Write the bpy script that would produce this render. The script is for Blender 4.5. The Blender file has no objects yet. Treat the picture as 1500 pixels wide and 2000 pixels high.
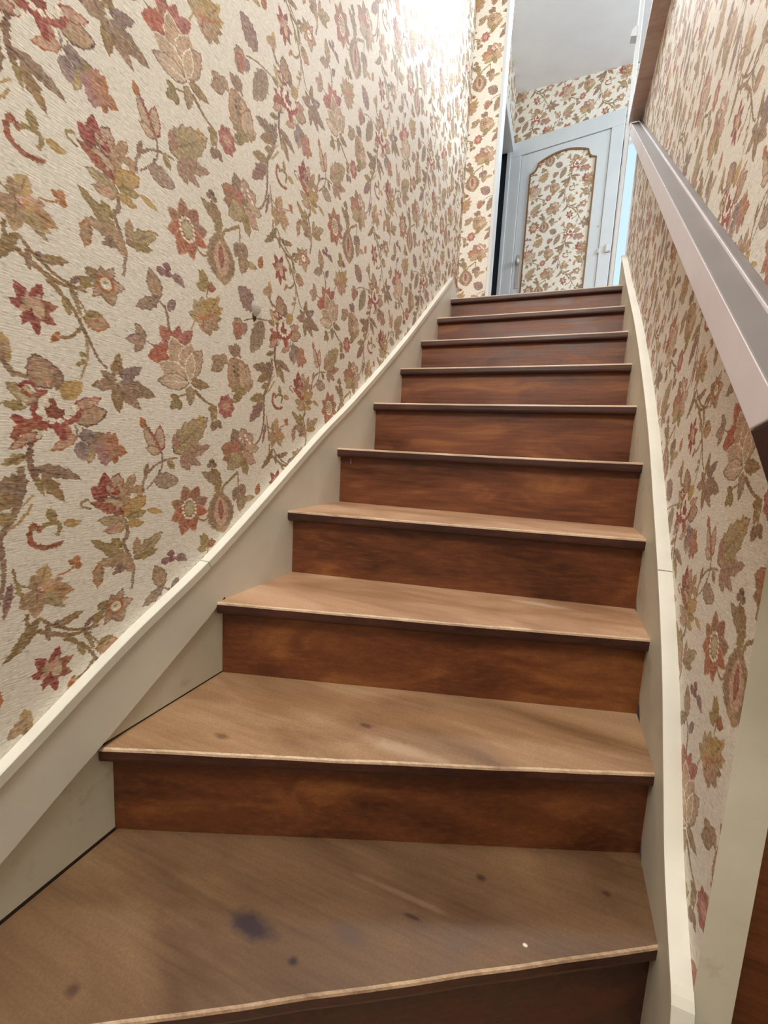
import bpy, bmesh, math, random
import numpy as np
from mathutils import Vector, Matrix

random.seed(7)
S = bpy.context.scene
C = S.collection

# ------------------------------------------------------------------ camera
CAM = (0.7218, -0.6568, 0.9385)
YAW, PITCH, ROLL, FPX = math.radians(-21.5262), math.radians(-7.6173), math.radians(2.9676), 854.064
def camera():
    cd = bpy.data.cameras.new('camera')
    cd.sensor_fit = 'VERTICAL'; cd.sensor_height = 24.0
    cd.lens = 24.0 * FPX / 2000.0
    cd.clip_start = 0.01
    o = bpy.data.objects.new('camera', cd); C.objects.link(o)
    cy, sy = math.cos(YAW), math.sin(YAW)
    f = Vector((sy*math.cos(PITCH), cy*math.cos(PITCH), math.sin(PITCH)))
    r = Vector((cy, -sy, 0)); u = r.cross(f)
    r2 = math.cos(ROLL)*r + math.sin(ROLL)*u
    u2 = -math.sin(ROLL)*r + math.cos(ROLL)*u
    m = Matrix((r2, u2, -f)).transposed()
    o.matrix_world = Matrix.Translation(CAM) @ m.to_4x4()
    S.camera = o
camera()

# ------------------------------------------------------------------ world, lights, exposure
wd = bpy.data.worlds.new('world'); S.world = wd; wd.use_nodes = True
wd.node_tree.nodes['Background'].inputs[0].default_value = (0.80, 0.86, 1.0, 1)
wd.node_tree.nodes['Background'].inputs[1].default_value = 0.35
S.view_settings.view_transform = 'Standard'
S.view_settings.look = 'None'
S.view_settings.exposure = 0.86
S.view_settings.gamma = 1.0
S.view_settings.use_curve_mapping = False

def area(name, loc, target, sx, sy, power, col):
    ld = bpy.data.lights.new(name, 'AREA'); ld.shape = 'RECTANGLE'
    ld.size, ld.size_y = sx, sy; ld.energy = power; ld.color = col
    o = bpy.data.objects.new(name, ld); C.objects.link(o); o.location = loc
    o.rotation_euler = (Vector(target)-Vector(loc)).to_track_quat('-Z', 'Y').to_euler()
    return o
# daylight through the landing window, on the right of the stair head
area('window_daylight', (2.62, 2.55, 3.45), (-0.02, 1.9, 3.0), 1.25, 0.9, 38, (0.70, 0.87, 1.0))
# added unseen lights at the stair head and over the lower steps, and the lamp of the lower hall, behind the camera
area('stairhead_added_light', (0.47, 2.68, 4.08), (0.45, 0.25, 0.5), 0.5, 0.4, 13, (0.94, 0.97, 1.0)).data.spread = math.radians(150)
area('stairwell_added_light', (0.45, -0.55, 4.1), (0.45, 0.6, 0.9), 0.6, 0.6, 24, (0.92, 0.95, 1.0))
area('hall_lamp', (0.45, -1.60, 2.9), (0.25, 0.7, 1.2), 0.9, 0.9, 36, (1.0, 0.96, 0.89))

# ------------------------------------------------------------------ helpers
def link(name, me, mats, parent=None):
    o = bpy.data.objects.new(name, me); C.objects.link(o)
    for m in (mats if isinstance(mats, (list, tuple)) else [mats]): me.materials.append(m)
    if parent: o.parent = parent
    return o
def from_bm(name, bm, mats, parent=None, smooth=False, recalc=True):
    if recalc: bmesh.ops.recalc_face_normals(bm, faces=bm.faces)
    me = bpy.data.meshes.new(name); bm.to_mesh(me); bm.free()
    if smooth:
        for p in me.polygons: p.use_smooth = True
    return link(name, me, mats, parent)
def empty(name, loc=(0, 0, 0)):
    o = bpy.data.objects.new(name, None); C.objects.link(o); o.location = loc; return o
def tag(o, label=None, cat=None, group=None, kind=None):
    for k, v in (('label', label), ('category', cat), ('group', group), ('kind', kind)):
        if v: o[k] = v
    return o
def box(bm, x0, x1, y0, y1, z0, z1):
    v = [bm.verts.new(p) for p in ((x0,y0,z0),(x1,y0,z0),(x1,y1,z0),(x0,y1,z0),(x0,y0,z1),(x1,y0,z1),(x1,y1,z1),(x0,y1,z1))]
    return [bm.faces.new([v[i] for i in f]) for f in ((3,2,1,0),(4,5,6,7),(0,1,5,4),(1,2,6,5),(2,3,7,6),(3,0,4,7))]
def hexa(bm, p):           # eight corners, bottom ring then top ring
    v = [bm.verts.new(q) for q in p]
    return [bm.faces.new([v[i] for i in f]) for f in ((3,2,1,0),(4,5,6,7),(0,1,5,4),(1,2,6,5),(2,3,7,6),(3,0,4,7))]
def bevel(bm, w, seg=2):
    bmesh.ops.bevel(bm, geom=list(bm.edges), offset=w, segments=seg, affect='EDGES', profile=0.6)
def prism_x(bm, poly, x0, x1):   # polygon in the (y, z) plane, extruded along x
    a = [bm.verts.new((x0, y, z)) for y, z in poly]; b = [bm.verts.new((x1, y, z)) for y, z in poly]
    n = len(poly)
    bm.faces.new(a); bm.faces.new(b[::-1])
    for i in range(n): bm.faces.new((a[i], b[i], b[(i+1) % n], a[(i+1) % n]))
def strip_x(bm, top, bot, x0, x1):   # band between two (y, z) curves of equal length
    n = len(top)
    g = [[bm.verts.new((x, *p)) for p in c] for x in (x0, x1) for c in (top, bot)]
    a, b, c, d = g
    for i in range(n-1):
        bm.faces.new((a[i], a[i+1], b[i+1], b[i])); bm.faces.new((c[i], d[i], d[i+1], c[i+1]))
        bm.faces.new((a[i], c[i], c[i+1], a[i+1])); bm.faces.new((b[i], b[i+1], d[i+1], d[i]))
    bm.faces.new((a[0], b[0], d[0], c[0])); bm.faces.new((a[-1], c[-1], d[-1], b[-1]))

# ------------------------------------------------------------------ materials
def nodes(name):
    m = bpy.data.materials.new(name); m.use_nodes = True
    nt = m.node_tree; return m, nt, nt.nodes['Principled BSDF']
def N(nt, t, **k):
    n = nt.nodes.new(t)
    for a, b in k.items(): setattr(n, a, b)
    return n
def lin(c):
    f = lambda v: v/12.92 if v <= .04045 else ((v+.055)/1.055)**2.4
    return tuple(f(v/255) for v in c) + (1,)
def mapped_noise(nt, scale, ns, detail=4, rough=.6):
    g = N(nt, 'ShaderNodeNewGeometry'); mp = N(nt, 'ShaderNodeMapping'); mp.inputs['Scale'].default_value = scale
    no = N(nt, 'ShaderNodeTexNoise'); no.inputs['Scale'].default_value = ns
    no.inputs['Detail'].default_value = detail; no.inputs['Roughness'].default_value = rough
    nt.links.new(g.outputs['Position'], mp.inputs['Vector']); nt.links.new(mp.outputs[0], no.inputs['Vector'])
    return no
def ramp(nt, src, stops):
    r = N(nt, 'ShaderNodeValToRGB'); e = r.color_ramp.elements
    while len(e) < len(stops): e.new(.5)
    for el, (p, c) in zip(e, stops): el.position = p; el.color = c
    nt.links.new(src, r.inputs[0]); return r
def mixc(nt, a, b, fac, mode='MIX'):
    m = N(nt, 'ShaderNodeMix', data_type='RGBA', blend_type=mode)
    for s, v in ((6, a), (7, b), (0, fac)):
        if hasattr(v, 'is_linked'): nt.links.new(v, m.inputs[s])
        else: m.inputs[s].default_value = v
    return m.outputs[2]
def bumped(nt, bs, src, strength, dist=.002):
    b = N(nt, 'ShaderNodeBump'); b.inputs['Strength'].default_value = strength; b.inputs['Distance'].default_value = dist
    nt.links.new(src, b.inputs['Height']); nt.links.new(b.outputs[0], bs.inputs['Normal'])
def wood(name, dark, mid, light, rough=.45, spots=(), patch=1.0, seed=0.0):
    m, nt, bs = nodes(name)
    grain = mapped_noise(nt, (1.6, 40, 40), 3.0, 5)
    broad = mapped_noise(nt, (1.1, 2.6, 4), 2.4, 3)
    broad.inputs['Distortion'].default_value = .6
    c1 = ramp(nt, grain.outputs[0], [(.30, lin(dark)), (.52, lin(mid)), (.75, lin(light))]).outputs[0]
    c2 = ramp(nt, broad.outputs[0], [(.32, lin(dark)), (.55, lin(mid)), (.72, lin(light))]).outputs[0]
    col = mixc(nt, c1, c2, .55*patch)
    fine = mapped_noise(nt, (1, 1, 1), 260, 2)
    col = mixc(nt, col, ramp(nt, fine.outputs[0], [(.35, (.72,.72,.72,1)), (.65, (1.1,1.1,1.1,1))]).outputs[0], .5, 'MULTIPLY')
    g = N(nt, 'ShaderNodeNewGeometry')
    wob = mapped_noise(nt, (1, 1, 1), 34, 3)
    for (sx, sy, sz, rx, ry, c, amt) in spots:      # stains, knots and dents of their own shape
        mp = N(nt, 'ShaderNodeMapping', vector_type='TEXTURE')
        mp.inputs['Location'].default_value = (sx, sy, sz); mp.inputs['Scale'].default_value = (rx, ry, .05)
        nt.links.new(g.outputs['Position'], mp.inputs['Vector'])
        ln = N(nt, 'ShaderNodeVectorMath', operation='LENGTH'); nt.links.new(mp.outputs[0], ln.inputs[0])
        ad = N(nt, 'ShaderNodeMath', operation='ADD'); nt.links.new(ln.outputs['Value'], ad.inputs[0]); nt.links.new(wob.outputs[0], ad.inputs[1])
        f = ramp(nt, ad.outputs[0], [(.75, (amt,)*3+(1,)), (1.0, (0, 0, 0, 1))])
        f.color_ramp.elements[0].position = .55
        mm = N(nt, 'ShaderNodeMath', operation='MULTIPLY'); mm.inputs[1].default_value = .62
        nt.links.new(ad.outputs[0], mm.inputs[0]); nt.links.new(mm.outputs[0], f.inputs[0])
        col = mixc(nt, col, lin(c), f.outputs[0])
    nt.links.new(col, bs.inputs['Base Color'])
    rr = ramp(nt, broad.outputs[0], [(.3, (rough-.1,)*3+(1,)), (.7, (rough+.15,)*3+(1,))])
    nt.links.new(rr.outputs[0], bs.inputs['Roughness'])
    bumped(nt, bs, grain.outputs[0], .25, .0012)
    return m
def paint(name, col, var=.06, rough=.5, dirt=None):
    m, nt, bs = nodes(name)
    n = mapped_noise(nt, (1, 1, 1), 5, 5)
    a = tuple(v*(1-var*2) for v in lin(col)[:3])+(1,)
    c = ramp(nt, n.outputs[0], [(.3, a), (.65, lin(col))]).outputs[0]
    if dirt:
        d = mapped_noise(nt, (1, 1, 1), 14, 6, .7)
        c = mixc(nt, c, lin(dirt), ramp(nt, d.outputs[0], [(.58, (0, 0, 0, 1)), (.80, (.55,)*3+(1,))]).outputs[0])
    nt.links.new(c, bs.inputs['Base Color']); bs.inputs['Roughness'].default_value = rough
    f = mapped_noise(nt, (1, 1, 1), 60, 3); bumped(nt, bs, f.outputs[0], .15, .001)
    return m
def plain(name, col, rough=.5, metal=0.0):
    m, nt, bs = nodes(name)
    n = mapped_noise(nt, (1, 1, 1), 90, 3)
    c = ramp(nt, n.outputs[0], [(.3, tuple(v*.75 for v in lin(col)[:3])+(1,)), (.7, lin(col))])
    nt.links.new(c.outputs[0], bs.inputs['Base Color'])
    bs.inputs['Roughness'].default_value = rough; bs.inputs['Metallic'].default_value = metal
    return m

# wallpaper: a woven-look print of trailing flowers, drawn motif by motif into one repeat (two columns in half drop)
PAPER_COLOURS = [(134, 102, 60), (131, 100, 76), (166, 142, 98), (142, 56, 46), (112, 46, 44), (150, 84, 56), (142, 72, 46), (164, 130, 96), (187, 143, 119), (208, 178, 140), (140, 115, 64), (165, 97, 50), (235, 226, 206), (126, 100, 95), (92, 64, 48), (110, 74, 66), (178, 138, 108), (158, 124, 92), (176, 140, 80), (158, 116, 90), (196, 158, 120), (196, 178, 140), (168, 96, 76), (122, 50, 32), (112, 74, 54), (118, 88, 58), (110, 40, 36), (190, 160, 130), (160, 122, 98), (168, 118, 98), (160, 132, 110), (136, 66, 54), (160, 82, 66), (160, 92, 82), (165, 82, 58), (186, 150, 122), (200, 172, 146), (150, 122, 96), (126, 78, 80), (128, 96, 92), (176, 136, 118), (178, 108, 74), (150, 124, 92), (164, 92, 80), (186, 150, 106), (136, 102, 90), (146, 120, 92), (138, 96, 84), (186, 150, 98), (182, 134, 88), (214, 178, 160), (122, 96, 56), (128, 88, 80), (165, 98, 64), (168, 112, 70), (142, 116, 84), (120, 86, 64), (146, 96, 66), (178, 132, 100), (146, 88, 62), (140, 98, 80), (158, 86, 56), (150, 100, 72), (150, 70, 46), (178, 166, 126), (140, 110, 80), (192, 152, 124), (140, 74, 58), (132, 104, 88), (136, 112, 108), (158, 108, 104), (168, 110, 82)]
# kind 0 leaf or petal: colour, base, tip, width, lobes, outline colour, vein colour, lobe depth, bend
# kind 1 stem: colour, widths, points; kind 2 disc: colour, centre, radii; kind 3 blob: colour, points; unit half a millimetre
PRINT = (
    (1, 0, 10, 16, -513, 2463, -509, 2414, -472, 2388, -417, 2359), (1, 0, 16, 6, -417, 2357, -377, 2345, -335, 2345, -294, 2360, -260, 2378), 
    (1, 0, 16, 8, -406, 2345, -370, 2316, -337, 2284, -316, 2251, -313, 2226, -341, 2196, -376, 2183, -398, 2173), 
    (1, 1, 14, 6, -312, 2244, -290, 2205, -268, 2164, -249, 2136, -224, 2117), (1, 2, 12, 6, -295, 2204, -292, 2150, -309, 2092, -322, 2062), 
    (0, 3, -455, 2250, -497, 2308, 27, 0, -1, 4, 45, 0), (0, 3, -455, 2250, -423, 2325, 23, 0, -1, 4, 45, 0), 
    (0, 3, -455, 2250, -511, 2250, 25, 0, -1, 4, 45, 0), (0, 5, -455, 2250, -377, 2272, 24, 0, -1, 4, 45, 0), 
    (0, 3, -455, 2250, -482, 2192, 18, 0, -1, 4, 45, 0), (0, 3, -455, 2250, -438, 2170, 22, 0, -1, 4, 45, 0), 
    (0, 6, -455, 2250, -387, 2214, 26, 0, -1, 4, 45, 0), (0, 7, -455, 2248, -481, 2271, 16, 0, -1, -1, 45, 0), 
    (0, 8, -455, 2248, -464, 2288, 14, 0, -1, -1, 45, 0), (0, 8, -455, 2248, -426, 2293, 14, 0, -1, -1, 45, 0), 
    (0, 8, -455, 2248, -491, 2233, 12, 0, -1, -1, 45, 0), (0, 8, -455, 2248, -417, 2268, 14, 0, -1, -1, 45, 0), (2, 9, -434, 2240, 18, 18), 
    (2, 2, -465, 2253, 9, 10), (0, 10, -222, 2394, -289, 2420, 25, 0, 1, -1, 45, 0), (0, 7, -222, 2394, -238, 2442, 22, 0, 1, -1, 45, 0), 
    (0, 8, -222, 2394, -192, 2453, 17, 0, 1, -1, 45, 0), (0, 8, -222, 2394, -154, 2404, 24, 0, 1, -1, 45, 0), 
    (0, 7, -222, 2394, -199, 2335, 35, 0, 1, -1, 45, 0), (0, 8, -222, 2394, -266, 2345, 17, 0, 1, -1, 45, 0), 
    (0, 10, -222, 2394, -269, 2395, 21, 0, 1, -1, 45, 0), (2, 11, -222, 2395, 35, 30), (2, 12, -221, 2396, 22, 19), (2, 7, -222, 2398, 8, 6), 
    (0, 13, -442, 2399, -379, 2398, 23, 2, -1, 14, 45, 0), (0, 15, -339, 2357, -302, 2390, 13, 0, -1, -1, 45, 0), 
    (0, 13, -344, 2334, -313, 2327, 11, 0, -1, -1, 45, 0), (0, 10, -362, 2315, -343, 2255, 17, 0, -1, -1, 45, 0), 
    (0, 11, -376, 2200, -406, 2159, 13, 0, -1, -1, 45, 0), (0, 10, -298, 2130, -336, 2105, 14, 2, -1, -1, 45, 0), 
    (0, 10, -297, 2144, -323, 2150, 12, 0, -1, -1, 45, 0), (0, 16, -297, 2263, -217, 2261, 34, 3, 11, 11, 20, 0), 
    (0, 0, -194, 2076, -180, 2182, 34, 3, -1, 17, 35, 0), (0, 1, -194, 2076, -282, 2052, 29, 3, -1, 17, 35, 0), 
    (0, 1, -194, 2076, -250, 2107, 24, 3, -1, 17, 35, 0), (0, 0, -194, 2076, -186, 1970, 37, 3, -1, 17, 35, 0), 
    (0, 1, -194, 2076, -96, 1990, 36, 3, -1, 17, 35, 0), (0, 1, -194, 2076, -25, 2049, 45, 3, -1, 17, 35, 0), 
    (0, 13, -194, 2076, -89, 2148, 35, 3, -1, 17, 35, 0), (0, 1, -194, 2076, -258, 2040, 20, 3, -1, 17, 35, 0), 
    (3, 12, -201, 2092, -186, 2109, -182, 2098, -167, 2091, -182, 2081, -199, 2073, -192, 2086), 
    (1, 0, 12, 14, -538, 2123, -527, 2075, -504, 2052, -456, 2046), (0, 18, -533, 2159, -531, 2062, 29, 3, -1, -1, 30, 0), 
    (0, 19, -415, 2027, -454, 2112, 58, 5, 14, 20, 25, 0), (0, 7, -432, 2035, -442, 2088, 26, 0, -1, -1, 45, 0), 
    (0, 1, -396, 2019, -385, 2091, 34, 3, -1, -1, 45, 0), (0, 18, -384, 1999, -313, 2057, 40, 0, -1, -1, 45, 0), 
    (0, 2, -455, 1977, -527, 2018, 37, 3, 0, -1, 45, 0), (0, 21, -467, 1975, -495, 2015, 30, 0, -1, -1, 45, 0), 
    (0, 10, -483, 1957, -547, 1963, 25, 3, -1, -1, 45, 0), (1, 3, 10, 14, -498, 2014, -479, 2031, -458, 2027, -448, 2007, -419, 2011), 
    (1, 6, 12, 12, -495, 2004, -462, 1993, -434, 2001), (0, 7, -352, 1940, -235, 1968, 43, 4, 14, 8, 20, 0), 
    (0, 8, -341, 1973, -256, 2011, 25, 3, 3, -1, 45, 0), (0, 6, -426, 1911, -530, 1866, 49, 3, -1, -1, 25, 0), 
    (0, 12, -423, 1889, -514, 1865, 23, 4, -1, -1, 45, 0), (0, 8, -460, 1883, -528, 1835, 22, 2, 6, -1, 45, 0), 
    (0, 3, -492, 1920, -525, 1923, 19, 0, -1, -1, 45, 0), (0, 22, -406, 1899, -349, 1894, 32, 0, -1, -1, 45, 0), 
    (0, 8, -341, 1880, -415, 1834, 23, 2, 11, -1, 45, 0), (0, 3, -397, 1913, -375, 1860, 21, 0, -1, -1, 45, 0), 
    (0, 12, -362, 1907, -325, 1914, 21, 0, -1, -1, 45, 0), 
    (1, 3, 24, 28, -459, 1972, -457, 1938, -438, 1921, -405, 1912, -366, 1925, -333, 1951, -341, 1977), 
    (3, 23, -431, 1988, -402, 1994, -392, 1962, -371, 1963, -376, 1935, -405, 1928, -429, 1935), (2, 12, -440, 1966, 10, 11), (2, 12, -447, 1946, 10, 11), 
    (2, 12, -431, 1932, 10, 11), (2, 12, -411, 1924, 11, 11), (2, 12, -388, 1926, 11, 11), (2, 12, -366, 1942, 11, 11), (2, 12, -348, 1956, 11, 11), 
    (2, 12, -339, 1972, 12, 12), (2, 12, -423, 1974, 10, 11), (2, 12, -431, 1988, 10, 11), (2, 12, -414, 2003, 10, 11), (2, 12, -399, 2003, 11, 11), 
    (1, 24, 16, 18, -475, 1856, -480, 1817, -477, 1774, -463, 1739), (0, 1, -477, 1774, -328, 1739, 35, 5, -1, 14, 45, 5), 
    (0, 0, -446, 1752, -388, 1673, 29, 3, 1, -1, 45, 0), (0, 10, -466, 1752, -445, 1687, 19, 2, -1, -1, 45, 0), 
    (0, 25, -486, 1740, -581, 1719, 46, 4, -1, -1, 45, 0), (0, 1, -495, 1723, -578, 1658, 39, 4, -1, 14, 45, 0), 
    (0, 10, -486, 1817, -557, 1786, 24, 3, -1, 14, 45, 0), (0, 1, 698, 2289, 544, 2277, 46, 3, -1, 14, 45, 0), 
    (0, 0, 692, 2265, 579, 2209, 39, 2, -1, -1, 45, 0), (1, 18, 6, 6, -477, 1696, -517, 1656, -566, 1627), 
    (1, 18, 8, 8, -478, 1669, -507, 1629, -546, 1595, -568, 1590), 
    (1, 1, 22, 10, 702, 2349, 698, 2274, 675, 2203, 640, 2146, 641, 2072, 637, 1997, 609, 1920, 563, 1881), 
    (1, 10, 6, 8, -318, 1910, -308, 1878, -284, 1855, -244, 1846), (0, 10, -299, 1868, -247, 1890, 19, 0, 1, -1, 45, 0), 
    (0, 2, -289, 1854, -301, 1796, 21, 0, 1, -1, 45, 0), (0, 11, -210, 1840, -205, 1901, 23, 0, -1, -1, 45, 0), 
    (0, 11, -210, 1840, -159, 1833, 28, 0, -1, -1, 45, 0), (0, 11, -210, 1840, -208, 1789, 24, 0, -1, -1, 45, 0), 
    (0, 18, -210, 1840, -260, 1836, 23, 0, -1, -1, 45, 0), (0, 3, -245, 1670, -249, 1761, 34, 0, -1, 26, 45, 0), 
    (0, 3, -245, 1670, -297, 1708, 35, 0, -1, 26, 45, 0), (0, 3, -245, 1670, -288, 1678, 28, 0, -1, 26, 45, 0), 
    (0, 8, -212, 1667, -196, 1752, 53, 3, 14, -1, 45, 0), (0, 3, -195, 1676, -232, 1730, 27, 0, -1, -1, 45, 0), 
    (0, 7, -185, 1649, -132, 1751, 35, 3, 11, -1, 45, 0), (0, 7, -174, 1643, -97, 1703, 47, 3, 11, -1, 45, 0), (2, 12, -136, 1666, 16, 14), 
    (0, 27, -180, 1611, -253, 1665, 43, 3, 1, -1, 45, 0), (0, 6, -169, 1605, -309, 1660, 30, 3, -1, -1, 45, 0), 
    (1, 10, 8, 8, -298, 1634, -331, 1647, -331, 1661, -306, 1669), (0, 18, -175, 1600, -85, 1663, 50, 3, 11, -1, 45, 0), 
    (0, 10, -169, 1589, -80, 1606, 31, 2, -1, -1, 45, 0), (0, 2, -170, 1572, -274, 1591, 34, 3, 1, -1, 45, 0), 
    (0, 18, -170, 1567, -91, 1562, 30, 2, -1, -1, 45, 0), (0, 8, -176, 1562, -252, 1549, 30, 2, 10, -1, 45, 0), (2, 27, -236, 1705, 8, 8), 
    (2, 27, -220, 1696, 8, 8), (2, 27, -211, 1714, 8, 8), (2, 27, -194, 1708, 8, 8), (2, 27, -184, 1694, 9, 8), (2, 27, -216, 1730, 8, 8), 
    (2, 27, -199, 1729, 8, 8), (2, 27, -191, 1644, 9, 8), (2, 27, -202, 1630, 8, 8), (0, 18, -83, 1612, -3, 1593, 17, 0, -1, -1, 45, 0), 
    (1, 1, 16, 12, -170, 1565, -165, 1526, -184, 1496, -162, 1448, -145, 1388, -156, 1311), (0, 10, -174, 1439, -304, 1524, 30, 3, 0, 7, 45, 0), 
    (0, 10, -190, 1481, -231, 1520, 23, 0, -1, -1, 45, 0), (0, 7, -174, 1428, -282, 1440, 30, 3, 1, -1, 45, 0), 
    (0, 1, -162, 1425, -230, 1386, 25, 0, -1, -1, 45, 0), (0, 7, -280, 1429, -287, 1355, 29, 2, 11, -1, 45, 0), 
    (0, 2, -138, 1426, -13, 1511, 40, 3, 0, 1, 45, 0), (0, 10, -126, 1429, -30, 1445, 30, 2, -1, -1, 45, 0), 
    (0, 7, -132, 1436, -123, 1511, 23, 0, -1, -1, 45, 0), (0, 7, -152, 1378, -185, 1458, 28, 0, -1, -1, 45, 0), 
    (1, 1, 12, 8, -94, 1681, -93, 1719, -60, 1768, 1, 1802, 72, 1814), (1, 1, 8, 8, -81, 1691, -35, 1734, -7, 1779, -6, 1819, -31, 1886, -88, 1943), 
    (0, 1, -86, 1741, -71, 1794, 16, 0, -1, -1, 45, 0), (0, 10, 22, 1805, 55, 1764, 22, 0, -1, -1, 45, 0), 
    (0, 27, -19, 1836, -14, 1935, 31, 0, 3, -1, 45, 0), (0, 27, -39, 1852, -83, 1922, 23, 0, 1, -1, 45, 0), 
    (0, 11, -85, 1924, -96, 1966, 21, 0, -1, -1, 45, 0), (1, 3, 10, 10, -69, 1928, -38, 1886, -12, 1842), 
    (0, 27, -19, 1836, -74, 1849, 19, 0, 1, -1, 45, 0), (0, 2, 54, 1838, 237, 1991, 79, 5, 1, 0, 35, 0), (0, 28, 87, 1817, 259, 1871, 45, 4, -1, 1, 45, 0), 
    (0, 28, 87, 1814, 137, 1759, 36, 3, -1, -1, 45, 0), (0, 28, 103, 1821, 203, 1784, 37, 3, -1, -1, 45, 0), 
    (0, 29, 69, 1850, 59, 1914, 29, 0, -1, -1, 45, 0), (0, 18, 216, 1955, 187, 2002, 23, 0, -1, -1, 45, 0), 
    (0, 30, -41, 1723, 71, 1719, 39, 3, 13, -1, 20, 0), (0, 22, 68, 2251, -9, 2321, 48, 0, -1, 31, 45, 0), 
    (0, 22, 68, 2251, 44, 2319, 41, 0, -1, 31, 45, 0), (0, 32, 68, 2251, 87, 2347, 34, 0, -1, 31, 45, 0), 
    (0, 33, 68, 2251, 158, 2344, 37, 0, -1, 31, 45, 0), (0, 34, 57, 2237, -63, 2192, 60, 4, -1, -1, 35, 0), 
    (0, 34, 50, 2219, -29, 2176, 31, 2, -1, -1, 45, 0), (0, 35, 122, 2154, 47, 2290, 77, 5, 12, 7, 30, 0), 
    (0, 35, 122, 2154, 150, 2290, 70, 5, 12, 7, 30, 0), (0, 35, 129, 2144, 205, 2274, 47, 3, 1, -1, 20, 0), 
    (0, 27, 133, 2144, 153, 2247, 31, 0, 12, -1, 45, 0), (0, 27, 129, 2138, -12, 2176, 53, 3, 12, 35, 20, 0), 
    (0, 36, 129, 2129, -17, 2113, 38, 4, 1, 12, 20, 0), (1, 1, 14, 8, 37, 2309, 31, 2362, 12, 2398, -27, 2417), 
    (0, 7, -11, 2420, -48, 2509, 40, 4, 1, 1, 25, 0), (0, 37, -17, 2407, -104, 2362, 33, 3, 13, -1, 45, 0), 
    (0, 13, 32, 2386, 68, 2439, 24, 0, -1, -1, 45, 0), (2, 38, 1, 2522, 21, 16), (2, 38, 31, 2549, 19, 14), (2, 38, 33, 2523, 19, 14), 
    (0, 39, 48, 2524, 118, 2501, 24, 0, -1, -1, 45, 12), (0, 7, -77, 2251, -109, 2296, 22, 0, 13, -1, 45, 0), 
    (0, 40, -77, 2251, -148, 2236, 21, 0, 13, -1, 45, 0), (0, 7, -77, 2251, -117, 2201, 18, 0, 13, -1, 45, 0), (1, 13, 6, 6, -80, 2250, -31, 2239), 
    (0, 2, 219, 2404, 137, 2412, 33, 0, -1, 0, 45, 0), (0, 2, 219, 2404, 162, 2472, 43, 0, -1, 0, 45, 0), 
    (0, 2, 219, 2404, 212, 2501, 43, 0, -1, 0, 45, 0), (0, 18, 219, 2404, 263, 2512, 41, 0, -1, 0, 45, 0), 
    (0, 18, 219, 2404, 315, 2535, 36, 0, -1, 0, 45, 0), (0, 18, 219, 2404, 337, 2491, 32, 0, -1, 0, 45, 0), 
    (0, 7, 219, 2404, 328, 2442, 29, 0, -1, 0, 45, 0), (0, 7, 219, 2404, 315, 2395, 37, 0, -1, 0, 45, 0), 
    (0, 7, 219, 2404, 263, 2350, 41, 0, -1, 0, 45, 0), (0, 8, 219, 2404, 215, 2352, 37, 0, -1, 0, 45, 0), (1, 41, 20, 6, 187, 2412, 236, 2417, 296, 2469), 
    (1, 10, 8, 8, 236, 2501, 240, 2537), (0, 10, 235, 2542, 193, 2601, 30, 0, -1, -1, 45, 0), (0, 10, 228, 2533, 175, 2538, 24, 0, -1, -1, 45, 0), 
    (0, 10, 235, 2532, 270, 2576, 20, 0, -1, -1, 45, 0), (1, 7, 8, 6, 171, 2388, 149, 2347), (0, 0, 144, 2132, 255, 2131, 36, 3, -1, 7, 45, 0), 
    (0, 42, 144, 2117, 142, 2033, 42, 2, -1, -1, 45, 0), (1, 0, 6, 6, 128, 2085, 68, 2059), (0, 10, 83, 2055, 37, 2063, 21, 0, -1, -1, 45, 0), 
    (0, 10, 76, 2054, 38, 2007, 24, 0, -1, -1, 45, 0), (0, 10, 76, 2054, 84, 2009, 28, 0, -1, -1, 45, 0), (1, 0, 16, 8, 165, 2102, 226, 2064, 296, 2046), 
    (0, 43, 356, 2056, 416, 2051, 29, 0, -1, 3, 45, 0), (0, 43, 356, 2056, 390, 2010, 38, 0, -1, 3, 45, 0), 
    (0, 43, 356, 2056, 345, 1998, 38, 0, -1, 3, 45, 0), (0, 43, 356, 2056, 308, 2019, 30, 0, -1, 3, 45, 0), 
    (0, 43, 356, 2056, 300, 2060, 28, 0, -1, 3, 45, 0), (0, 43, 356, 2056, 324, 2100, 37, 0, -1, 3, 45, 0), 
    (0, 43, 356, 2056, 368, 2114, 38, 0, -1, 3, 45, 0), (0, 43, 356, 2056, 407, 2094, 31, 0, -1, 3, 45, 0), (2, 8, 356, 2056, 23, 21), 
    (1, 0, 8, 8, 296, 2028, 292, 1976), (0, 10, 287, 1992, 257, 2015, 25, 0, -1, -1, 45, 0), (0, 1, 287, 1982, 267, 1936, 28, 0, -1, -1, 45, 0), 
    (0, 1, 296, 1983, 331, 1956, 26, 0, -1, -1, 45, 0), (0, 10, 301, 2032, 241, 2036, 20, 0, -1, -1, 45, 0), 
    (0, 10, 455, 2124, 402, 2099, 24, 0, -1, -1, 45, 0), (1, 0, 12, 14, 390, 2078, 450, 2099, 471, 2137, 492, 2167), 
    (0, 7, 497, 2151, 384, 2278, 114, 5, 11, -1, 25, 0), (0, 44, 486, 2156, 448, 2285, 70, 3, 1, -1, 45, 0), 
    (0, 27, 476, 2148, 506, 2266, 57, 0, 11, -1, 45, 0), (0, 7, 481, 2148, 557, 2209, 40, 2, -1, -1, 45, 0), 
    (0, 10, 409, 2151, 503, 2138, 32, 0, -1, -1, 45, 0), (2, 14, 409, 2247, 10, 7), (2, 14, 437, 2239, 10, 7), (2, 14, 411, 2226, 10, 7), 
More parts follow.
